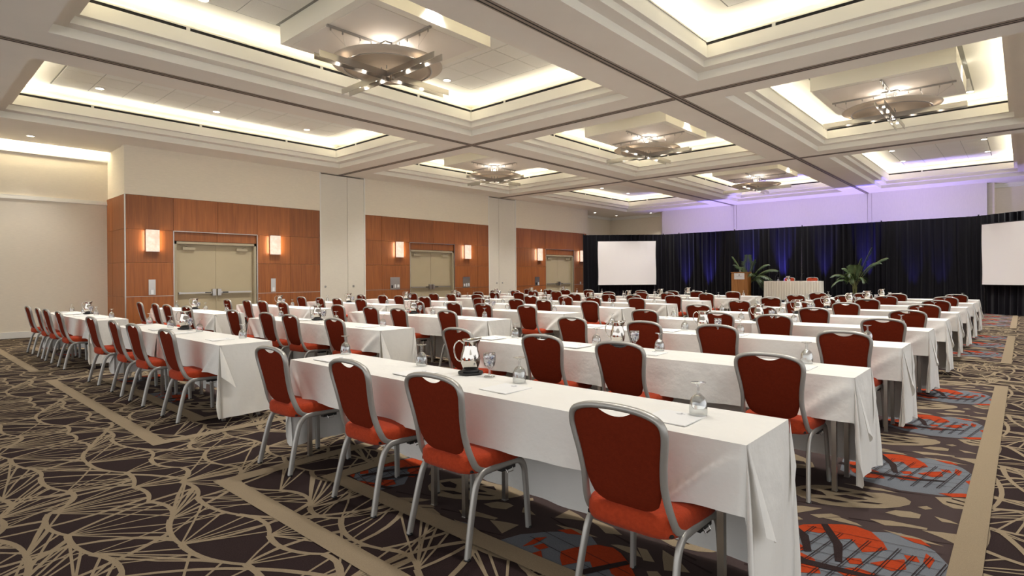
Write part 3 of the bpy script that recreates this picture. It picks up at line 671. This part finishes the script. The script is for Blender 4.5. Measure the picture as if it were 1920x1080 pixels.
# ------------------------------------------------------------------ palms
def palm(loc, fronds, lab, seed, hh=1.0):
    R = random.Random(seed); t = empty('potted_palm', loc); tag(t, lab, 'plant', 'palms flanking the head table')
    MB().lathe([(.001, 0), (.13, 0), (.17, .26), (.18, .28), (.165, .28), (.15, .24), (.001, .24)], 18).build('pot', m_pot, t, True)
    sm = MB()
    for k in range(6):
        a = k*1.05; sm.tube([(.05*math.cos(a), .05*math.sin(a), .22), (.07*math.cos(a), .07*math.sin(a), .55*hh)], .011, seg=6)
    sm.build('stem', m_stem, t)
    extra = [(ax+R.uniform(-.3, .3), ay+R.uniform(-.3, .3), hgt*R.uniform(.8, .98), out*R.uniform(.55, .85), droop+.1) for ax, ay, hgt, out, droop in fronds[::2]]
    for (ax, ay, hgt, out, droop) in fronds+extra:
        base = Vector((0, 0, .45*hh)); tip = Vector((ax*out, ay*out, hgt)); mid = base.lerp(tip, .5)+Vector((-ax*.08, -ay*.08, .22+droop*.5))
        pts = []
        for k in range(15):
            s = k/14; p = base*(1-s)**2+mid*2*s*(1-s)+tip*s*s; p.z -= droop*s**3; pts.append(p)
        fr = MB().tube(pts, .006, seg=4, mi=0)
        for k in range(4, 15):
            p = pts[k]; tdir = (pts[min(k+1, 14)]-pts[k-1]).normalized(); sd = tdir.cross(Vector((0, 0, 1))).normalized()
            L = .30*math.sin(PI*(.15+.8*(k-3)/12))*(.8+.4*R.random())
            for s in (-1, 1):
                for sub in (0, .33, .66):
                    q0 = p+(pts[min(k+1, 14)]-p)*sub
                    e = q0+sd*s*L*.85+tdir*L*.55-Vector((0, 0, L*.45)); w = tdir*.014; m = q0.lerp(e, .5)+Vector((0, 0, L*.08))
                    fr.poly([q0-w*.5, m-w, e, m+w], 1); 
        fr.build('frond', [m_stem, m_leaf], t)
palm((-8.72, 24.62, SZ), [(-.75, -.2, 1.80, .75, .0), (.2, -.3, 1.9, .35, .05), (1, -.1, 1.45, 1.25, .25), (.8, .2, 1.65, 1.0, .2), (-.4, .1, 1.55, .7, .2), (.4, -.5, 1.3, .9, .3), (-.9, -.1, 1.2, .6, .2), (.6, 0, 1.7, .5, .05), (.9, -.3, 1.0, .9, .35)], 'bushy green palm behind the lectern, tinted blue by an uplight', 3)
palm((-4.72, 24.45, SZ), [(-1, -.1, 1.15, .75, .2), (-.9, -.2, .90, .8, .3), (-.6, 0, 1.35, .6, .1), (.55, 0, 1.9, 1.0, -.08), (.75, .05, 1.75, 1.35, .15), (.1, -.3, 1.45, .35, .1), (-.3, -.4, 1.2, .6, .25), (.6, -.2, 1.0, .6, .25), (-.2, .2, 1.4, .4, .05), (.35, 0, 1.65, .6, .05)], 'leaning green palm right of the head table, its top frond lit blue', 5)
for k, (x, e) in enumerate(UPL):
    zz = SZ if -9.9 < x < -3.4 else 0
    t = empty('uplight_can', (x, 24.72, zz)); tag(t, f'small black uplight can on the floor before the drapes, {("leftmost","second","third","fourth","fifth","sixth","seventh","rightmost")[k]} from left', 'light', 'uplights at the foot of the drapes')
    MB().lathe([(.001, 0), (.06, 0), (.06, .03), (.045, .04), (.05, .06), (.055, .16), (.045, .16), (.001, .13)], 14).build('housing', m_black, t, True)

# ------------------------------------------------------------------ banquet chair
def hw(z):      # half width of back (frame centre line) at height z
    K = [(.40, .195), (.46, .194), (.53, .186), (.60, .180), (.68, .186), (.76, .199), (.82, .205), (.86, .190)]
    for (a, b), (c, d) in zip(K, K[1:]):
        if z <= c: return b+(d-b)*(z-a)/(c-a)
    return K[-1][1]
def yb(z): return -.155-.115*max(0, (z-.44)/.46)**.75
def chair_meshes():
    me = {}
    # back frame
    L = [(.195, .02, .412), (.195, -.08, .412), (.195, -.135, .425), (.193, yb(.47)+.004, .47), (.186, yb(.53), .53), (.180, yb(.60), .60), (.186, yb(.68), .68), (.199, yb(.76), .76), (.205, yb(.81), .81), (.196, yb(.850), .850), (.165, yb(.873), .873), (.10, yb(.889), .889)]
    full = L+[(0, yb(.895), .894)]+[(-x, y, z) for x, y, z in reversed(L)]
    b = MB(); P = smooth_path(full, 3); rows = []
    for i, p in enumerate(P):                       # oval tube, long axis fore-aft
        t = (P[min(i+1, len(P)-1)]-P[max(i-1, 0)]).normalized(); n = Vector((0, 1, 0)) if abs(t.y) < .75 else Vector((0, 0, 1))
        n = (n-t*n.dot(t)).normalized(); s = t.cross(n)
        rows.append([p+n*(.0185*math.cos(2*PI*k/8+PI/8))+s*(.0140*math.sin(2*PI*k/8+PI/8)) for k in range(8)])
    b.grid(rows, 0, True); me['back_frame'] = b.mesh('back_frame', m_alu, True)
    # back panel
    nx_, nz_ = 20, 14; fr = []; bk = []
    def pt(i, j, side):
        u = -1+2*i/nx_; au = abs(u)
        bot = .480+.085*au**4; 
        w0 = .86
        top = .882-.016*au**2-.022*max(0, (au-.8)/.2)**1.5
        if au < .42: top -= .028*math.cos(au/.42*PI/2)**.8
        z = bot+(top-bot)*j/nz_; x = u*(hw(z)-.007 if au < 1 else hw(z)-.004)
        if j < 3 and au > .8: x *= 1-.03*(3-j)*(au-.8)/.2
        e = min(1, (1-au)/.12, j/1.6, (nz_-j)/1.6); e = max(0, e); e = math.sin(e*PI/2)
        y = yb(z)+(.020*e+.002 if side > 0 else -(.009*e+.002))
        return (x, y, z)
    b = MB(); F = [[pt(i, j, 1) for i in range(nx_+1)] for j in range(nz_+1)]; B = [[pt(i, j, -1) for i in range(nx_+1)] for j in range(nz_+1)]
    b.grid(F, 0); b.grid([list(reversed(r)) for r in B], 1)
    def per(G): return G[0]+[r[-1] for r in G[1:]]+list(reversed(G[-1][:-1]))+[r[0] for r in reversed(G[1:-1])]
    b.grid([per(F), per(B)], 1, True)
    me['back_panel'] = b.mesh('back_panel', [m_red, m_red_shade], True)
    # seat
    n = 40
    def outl(inset, z):
        P = []
        for k in range(n):
            a = 2*PI*k/n; ca, sa = math.cos(a), math.sin(a); e = .38
            x = math.copysign(abs(ca)**e, ca)*(.215-inset); y = math.copysign(abs(sa)**e, sa)*(.225-inset)
            x *= 1+.05*(y/.22); P.append((x, y+.022, z-(.012*max(0, (y-.1)/.12) if z > .44 else 0)))
        return P
    b = MB(); rows = [outl(.03, .392), outl(.008, .398), outl(0, .420), outl(.001, .462), outl(.010, .476), outl(.030, .485), outl(.08, .489), outl(.14, .491)]
    b.grid(rows, 0, True); b.poly(rows[-1]); b.poly(list(reversed(rows[0])))
    me['seat'] = b.mesh('seat', m_red, True)
    # legs: each side is a bent loop, split at the middle of the seat rail
    def legm(pts, nm):
        b = MB(); P = smooth_path(pts, 4); rows = []
        for i, p in enumerate(P):
            t = (P[min(i+1, len(P)-1)]-P[max(i-1, 0)]).normalized(); s = Vector((1, 0, 0)); s = (s-t*s.dot(t)).normalized(); q = t.cross(s)
            rows.append([p+s*.0118*(math.copysign(abs(math.cos(a))**.6, math.cos(a)))+q*.0185*(math.copysign(abs(math.sin(a))**.6, math.sin(a))) for a in [2*PI*k/8+PI/8 for k in range(8)]])
        b.grid(rows, 0, True); b.poly(list(reversed(rows[0]))); b.poly(rows[-1])
        x, y, z = pts[0]; b.lathe([(.001, 0), (.016, 0), (.017, .006), (.014, .014), (.001, .014)], 10, 1, (x, y, .0)); return b.mesh(nm, [m_alu, m_black], True)
    for s in (-1, 1):
        me['leg_rear%d' % s] = legm([(s*.222, -.235, .008), (s*.214, -.205, .15), (s*.207, -.170, .29), (s*.205, -.145, .355), (s*.205, -.105, .393), (s*.205, -.05, .400), (s*.205, .03, .400)], 'leg')
        me['leg_front%d' % s] = legm([(s*.218, .245, .008), (s*.212, .240, .16), (s*.207, .232, .29), (s*.205, .222, .350), (s*.205, .185, .390), (s*.205, .12, .400), (s*.205, .03, .400)], 'leg')
        me['clip%d' % s] = MB().box(s*.19-.018, s*.19+.018, .04, .15, .362, .386).tube([(s*.205, .07, .37), (s*.216, .075, .352), (s*.216, .12, .352), (s*.205, .125, .37)], .003, seg=4, mi=1).mesh('ganging_clip', [m_black, m_steel])
    me['cross'] = MB().box(-.2, .2, -.075, -.05, .388, .414).box(-.2, .2, .13, .155, .388, .414).box(-.19, .19, -.17, .20, .405, .420).mesh('seat_frame', m_black)
    return me
CM = chair_meshes()
def make_chair():
    t = empty('banquet_chair')
    place(CM['seat'], 'seat', t); place(CM['back_panel'], 'backrest', t); place(CM['back_frame'], 'back_frame', t); place(CM['cross'], 'seat_frame', t)
    for s in (-1, 1):
        place(CM['leg_rear%d' % s], 'leg', t); place(CM['leg_front%d' % s], 'leg', t); place(CM['clip%d' % s], 'ganging_clip', t)
    return t
chair0 = make_chair(); used = [False]
def put_chair(x, y, rz, lab, group, z=0):
    o = copy_tree(chair0) if used[0] else chair0; used[0] = True
    o.location = (x, y, z); o.rotation_euler = (0, 0, rz); tag(o, lab, 'chair', group); return o

# ------------------------------------------------------------------ tables, cloths, tableware
leg_me = MB().box(-.014, .014, -.014, .014, 0, .73).box(-.016, .016, -.016, .016, 0, .012).mesh('leg', m_steel)
def cloth_mesh(xa, xb, ya, yb_, zt, end_right, end_left, seed, hem=.262, long=.70, end=.69):
    """cloth over one table: short drop towards the chairs, long drop behind, long drop with folded corner at a free end"""
    R = random.Random(seed); ph = [R.uniform(0, 6.28) for _ in range(6)]
    per = []                                       # (x, y, nx, ny, drop, corner weight)
    st_ = .03; ew = end*R.uniform(.93, 1.0)
    def seg(p, q, nrm, d0, tagc):
        L = math.hypot(q[0]-p[0], q[1]-p[1]); n = max(2, int(L/st_))
        for k in range(n): s = k/n; per.append([p[0]+(q[0]-p[0])*s, p[1]+(q[1]-p[1])*s, *nrm, d0, 0, L*s, L])
    def corner(c, a0, a1, dA, dB):
        n = 12
        for k in range(n+1):
            s = k/n; a = a0+(a1-a0)*s; per.append([c[0], c[1], math.cos(a), math.sin(a), dA+(dB-dA)*min(1, s*1.6) if dB > dA else dB+(dA-dB)*min(1, (1-s)*1.6), math.sin(s*PI), 0, 0])
    F, Bk = hem, long
    open_pts = True
    if end_right and not end_left:
        seg((xa, ya), (xb, ya), (0, -1), F, 0); corner((xb, ya), -PI/2, 0, F, ew); seg((xb, ya), (xb, yb_), (1, 0), ew, 1); corner((xb, yb_), 0, PI/2, ew, Bk); seg((xb, yb_), (xa, yb_), (0, 1), Bk, 0); per.append([xa, yb_, 0, 1, Bk, 0, 0, 0])
    else:
        seg((xb, yb_), (xa, yb_), (0, 1), Bk, 0); corner((xa, yb_), PI/2, PI, Bk, ew); seg((xa, yb_), (xa, ya), (-1, 0), ew, 1); corner((xa, ya), PI, 1.5*PI, ew, F); seg((xa, ya), (xb, ya), (0, -1), F, 0); per.append([xb, ya, 0, -1, F, 0, 0, 0])
    rows = []; NT = 12; fold = R.uniform(.8, 1.2)
    for ti in range(NT+1):
        t = ti/NT; row = []
        for i, (x, y, nx, ny, d, cw, s, L) in enumerate(per):
            dd = d*t; fl = .006+.03*min(1, dd/.3)
            u = x*1.0+y*.7
            wav = .013*math.sin(u*4.2+ph[0])+.008*math.sin(u*9+ph[1])+.004*math.sin(u*23+dd*9+ph[3])
            if d > .5: wav += .010*math.sin(u*9+ph[2])*t
            off = fl*.5+wav*t*1.2
            if cw > 0:
                off += .040*fold*cw**2.0*t-.03*math.sin(cw*PI)*t*fold
            if L > 0:
                e = min(s, L-s)
                if e < .16 and d > .5: off -= .022*t*math.sin(e/.16*PI)
            if L > .6 and d < .5:                      # pull crease from the free corner down to the hem
                ec = (per[-1][0], 0) if False else None
                du = (xb-x) if end_right else (x-xa); q_ = du-dd*1.15; off += .028*math.exp(-(q_/.045)**2)*min(1, dd/.12)-.012*math.exp(-((q_-.09)/.05)**2)*t
            lift = .004*math.sin(u*14+ph[3])+.008*math.sin(u*3.1+ph[4])
            z = zt-dd*(1+lift*.9)-(.012 if t > .02 else 0)
            if ti == 0: off = 0; z = zt
            elif ti == 1: off *= .6
            row.append((x+nx*off, y+ny*off, max(z, .015)))
        rows.append(row)
    b = MB(); b.grid(rows, 0)
    cx0, sg_ = (xb, 1) if end_right else (xa, -1)
    for (cy0, sy, H1, H2, WD) in ((ya, 1, .31+R.uniform(-.03, .03), .40+R.uniform(-.04, .05), .13), (yb_, -1, .20, .38, .05)):
        fl = []
        for i in range(9):
            t = i/8; rw_ = []
            for j in range(6):
                u = j/5; hgt = (H1+(H2-H1)*u)*t; yy = cy0+sy*(WD*u*t**.9-.012*(1-u)*t); rw_.append((cx0+sg_*(.006+.05*t+.020*math.sin(u*PI)*t+.018*(1-u)*t), yy, zt-hgt-.002)) if sy > 0 else rw_.append((cx0+sg_*(.006+.022*t), yy, zt-hgt-.002))
            fl.append(rw_)
        b.grid(fl, 0)
    # top sheet, slightly uneven
    nx_, ny_ = 26, 8; T = []
    for j in range(ny_+1):
        T.append([(xa+(xb-xa)*i/nx_, ya+(yb_-ya)*j/ny_, zt+(.0015*math.sin(i*1.7+j*.9+ph[5]) if 0 < i < nx_ and 0 < j < ny_ else 0)) for i in range(nx_+1)])
    b.grid(T, 0)
    return b
gob_prof = [(.0385, 0), (.0400, .012), (.0405, .030), (.0385, .058), (.031, .080), (.018, .094), (.0075, .101), (.0060, .112), (.0075, .124), (.0060, .132), (.012, .141), (.028, .146), (.0345, .149), (.0345, .151), (.001, .151)]
gob_in = [(.0385, 0), (.0370, .0), (.0385, .012), (.0390, .030), (.0370, .057), (.029, .078), (.012, .092), (.001, .094)]
gob_me = MB().lathe(gob_prof, 20).lathe(gob_in, 20).mesh('inverted_goblet', m_glass, True)
up = [(.001, 0), (.034, 0), (.0345, .003), (.012, .010), (.006, .018), (.0075, .028), (.006, .04), (.018, .058), (.032, .072), (.0385, .095), (.0400, .125), (.0385, .152), (.0370, .152), (.0385, .125), (.037, .095), (.030, .073), (.001, .062)]
upg_me = MB().lathe(up, 20).mesh('glass', m_glass, True)
cr = random.Random(5); cb = MB()
for k in range(46):
    a = cr.uniform(0, 6.28); z = .072+.07*cr.random(); r = (.030 if z > .085 else .02)*math.sqrt(cr.random()); c = Vector((r*math.cos(a), r*math.sin(a), z)); R = Matrix.Rotation(cr.uniform(0, 6), 4, Vector((cr.random(), cr.random(), cr.random()+.1)))
    cb.box(-.0085, .0085, -.005, .005, -.005, .005, cr.choice([0, 0, 1, 1, 2]), Matrix.Translation(c) @ R)
candy_me = cb.mesh('wrapped_candy', [m_cblue, m_cw, m_cp])
pp = [(.001, .004), (.046, .004), (.050, .010), (.062, .040), (.066, .070), (.060, .105), (.050, .135), (.0475, .160), (.0500, .185), (.0535, .198), (.0515, .198), (.0475, .180), (.045, .16), (.047, .135), (.055, .10), (.06, .07), (.001, .012)]
pb = MB(); seg = 24; rows = []
for r, z in pp:
    row = []
    for k in range(seg):
        a = 2*PI*k/seg; sp = max(0, math.cos(a))**8*max(0, (z-.15)/.05)*.026 if r > .01 else 0
        row.append(((r+sp)*math.cos(a), (r+sp)*math.sin(a), z+sp*.35))
    rows.append(row)
pb.grid(rows, 0, True); pit_me = pb.mesh('pitcher_body', m_chrome, True)
han_me = MB().tube(smooth_path([(-.048, 0, .172), (-.070, 0, .190), (-.098, 0, .172), (-.108, 0, .135), (-.100, 0, .09), (-.082, 0, .062), (-.063, 0, .055)], 4), .009, .005, seg=8, side=(0, 1, 0)).mesh('handle', m_chrome, True)
tray_me = MB().lathe([(.001, 0), (.078, 0), (.083, .004), (.083, .016), (.079, .016), (.078, .007), (.001, .007)], 24).mesh('black_tray', m_black, True)
tray2_me = MB().lathe([(.001, .007), (.052, .007), (.056, .012), (.056, .030), (.001, .030)], 20).mesh('coaster_ring', m_black, True)
pad_me = MB().box(-.105, .105, -.11, .11, 0, .004).mesh('notepad', m_paper)
mark_me = MB().box(-.022, .022, .07, .073, .004, .0045).box(-.004, .004, .078, .092, .004, .0045).box(-.012, .012, .060, .062, .004, .0045).mesh('printed_mark', m_ink)
BX = [(-.77, -4.33), (-5.72, -9.35), (-10.72, -14.30)]
CX = [[-1.18, -2.27, -3.04, -4.08], [-6.30, -7.40, -8.18, -9.28], [-11.30, -12.30, -13.05, -14.06]]
rr = random.Random(21)
for blk in range(3):
    xr, xl = BX[blk]; xm = (xr+xl)/2
    for row in range(9):
        Y = 2.18+1.83*row; ya, yb_ = Y, Y+.51
        rowname = f'{ORD[row]} row of the {BLK[blk]}'
        for half, (a, b) in enumerate(((xm+.005, xr-.01), (xl+.01, xm-.005))):
            hn = 'right' if half == 0 else 'left'
            t = empty('banquet_table', ((a+b)/2, (ya+yb_)/2, 0)); tag(t, f'narrow steel-legged table under white cloth, {hn} half of the {rowname}', 'table', 'narrow classroom tables')
            w = (b-a)/2-.012
            MB().box(-w, w, -.238, .238, .722, .748).build('tabletop', m_woodl, t)
            for sx in (-1, 1):
                for sy in (-.17, .17): place(leg_me, 'leg', t, (sx*(w-.12), sy, 0))
                MB().box(sx*(w-.12)-.01, sx*(w-.12)+.01, -.17, .17, .66, .68).build('leg_brace', m_steel, t)
            o = cloth_mesh(a-(.12 if half == 0 else 0), b, ya+.0, yb_, .7525+(.0035 if half == 0 else 0), half == 0, half == 1, 1000+blk*100+row*7+half, hem=.262+rr.uniform(-.012, .012)-(.0 if half else .0), long=.70-(.05 if rr.random() < .3 else 0)).build('tablecloth', m_cloth, None, True)
            tag(o, f'white tablecloth with folded corners, {hn} half of the {rowname}', 'tablecloth', 'white tablecloths')
        for k, x in enumerate(CX[blk]):
            xx = x+(rr.uniform(-.03, .03) if row else 0); yy = Y-.02+(rr.uniform(-.03, .03) if row else 0)
            put_chair(xx, yy, rr.uniform(-.05, .05) if row else (.0, .02, -.02, .03)[k], f'red and silver banquet chair, {SIDE[k]} in the {rowname}', 'banquet chairs facing the stage')
            gx = xx+(.09 if k else .06)+rr.uniform(-.03, .03)-(.10 if k == 1 else 0)-(.28 if k == 2 and row == 0 else 0)-(.28 if k == 3 and row == 0 else 0)
            if blk == 0 and row == 0: gx, gy = ((-1.11, 2.50), (-2.27, 2.585), (-3.25, 2.63), (-4.24, 2.62))[k]
            else: gy = Y+.43+rr.uniform(-.03, .02)
            gx = min(max(gx, xl+.08), xr-.1)
            o = place(gob_me, 'goblet', None, (gx, gy, .7575), (0, 0, rr.uniform(0, 3))); tag(o, f'upside-down clear goblet, {SIDE[k]} on the {rowname}', 'glass', 'upturned goblets on the tables')
            px = min(max(xx+rr.uniform(-.03, .04), xl+.13), xr-.13)
            p = place(pad_me, 'notepad', None, (px if (blk, row) != (0, 0) or k > 1 else (-1.175, -2.20)[k], Y+.215 if (blk, row) != (0, 0) else 2.385, .7578), (0, 0, rr.uniform(-.08, .08))); tag(p, f'white notepad, {SIDE[k]} on the {rowname}', 'notepad', 'notepads on the tables')
            place(mark_me, 'printed_mark', p)
        pxx = xm-.14 if blk == 0 else xm-.42; pyy = Y+.44
        if blk == 0: pxx = -2.72
        t = empty('water_pitcher', (pxx, pyy-.01, .7875), rr.uniform(-.3, .3)+.72); tag(t, f'polished steel water pitcher on the {rowname}', 'pitcher', 'water pitchers on the tables')
        place(pit_me, 'body', t); place(han_me, 'handle', t)
        t = empty('pitcher_tray', (pxx, pyy-.01, .7575)); tag(t, f'round black tray under the pitcher, {rowname}', 'tray', 'black pitcher trays')
        place(tray_me, 'tray', t); place(tray2_me, 'ring', t)
        t = empty('candy_goblet', (pxx+.17, pyy-.005, .7575)); tag(t, f'upright goblet filled with wrapped candy on the {rowname}', 'glass', 'candy goblets on the tables')
        place(upg_me, 'glass', t); o = place(candy_me, 'candy', t); o['kind'] = 'stuff'
# head table chairs and glassware
put_chair(HT[0]-.36, 24.98, PI-.05, 'red banquet chair behind the left half of the head table', 'chairs behind the head table', SZ).location.y = 24.76
put_chair(HT[0]+.52, 24.98, PI+.04, 'red banquet chair behind the right half of the head table', 'chairs behind the head table', SZ).location.y = 24.76
for k, (dx, lab) in enumerate(((-.52, 'upturned goblet at the left end of the head table'), (-.10, 'upturned goblet near the middle of the head table'))):
    o = place(gob_me, 'goblet', None, (HT[0]+dx, 24.15, SZ+.758)); tag(o, lab, 'glass')
t = empty('water_pitcher', (HT[0]-.17, 24.3, SZ+.758), .7); tag(t, 'steel water pitcher on the head table', 'pitcher'); place(pit_me, 'body', t); place(han_me, 'handle', t)
for dx, lab in ((-.62, 'black gooseneck microphone at the left end of the head table'), (.32, 'black gooseneck microphone right of the middle of the head table')):
    t = empty('table_microphone', (HT[0]+dx, 24.12, SZ+.758)); tag(t, lab, 'microphone')
    MB().lathe([(.001, 0), (.05, 0), (.045, .02), (.001, .022)], 14).build('base', m_black, t, True)
    MB().tube(smooth_path([(0, 0, .02), (.0, .0, .16), (.04, .06, .26), (.09, .1, .31)]), .005, seg=6).build('gooseneck', m_black, t, True)
o = place(gob_me, 'goblet', None, (-8.88, 24.24, SZ+1.136)); tag(o, 'upturned goblet standing on top of the lectern', 'glass')
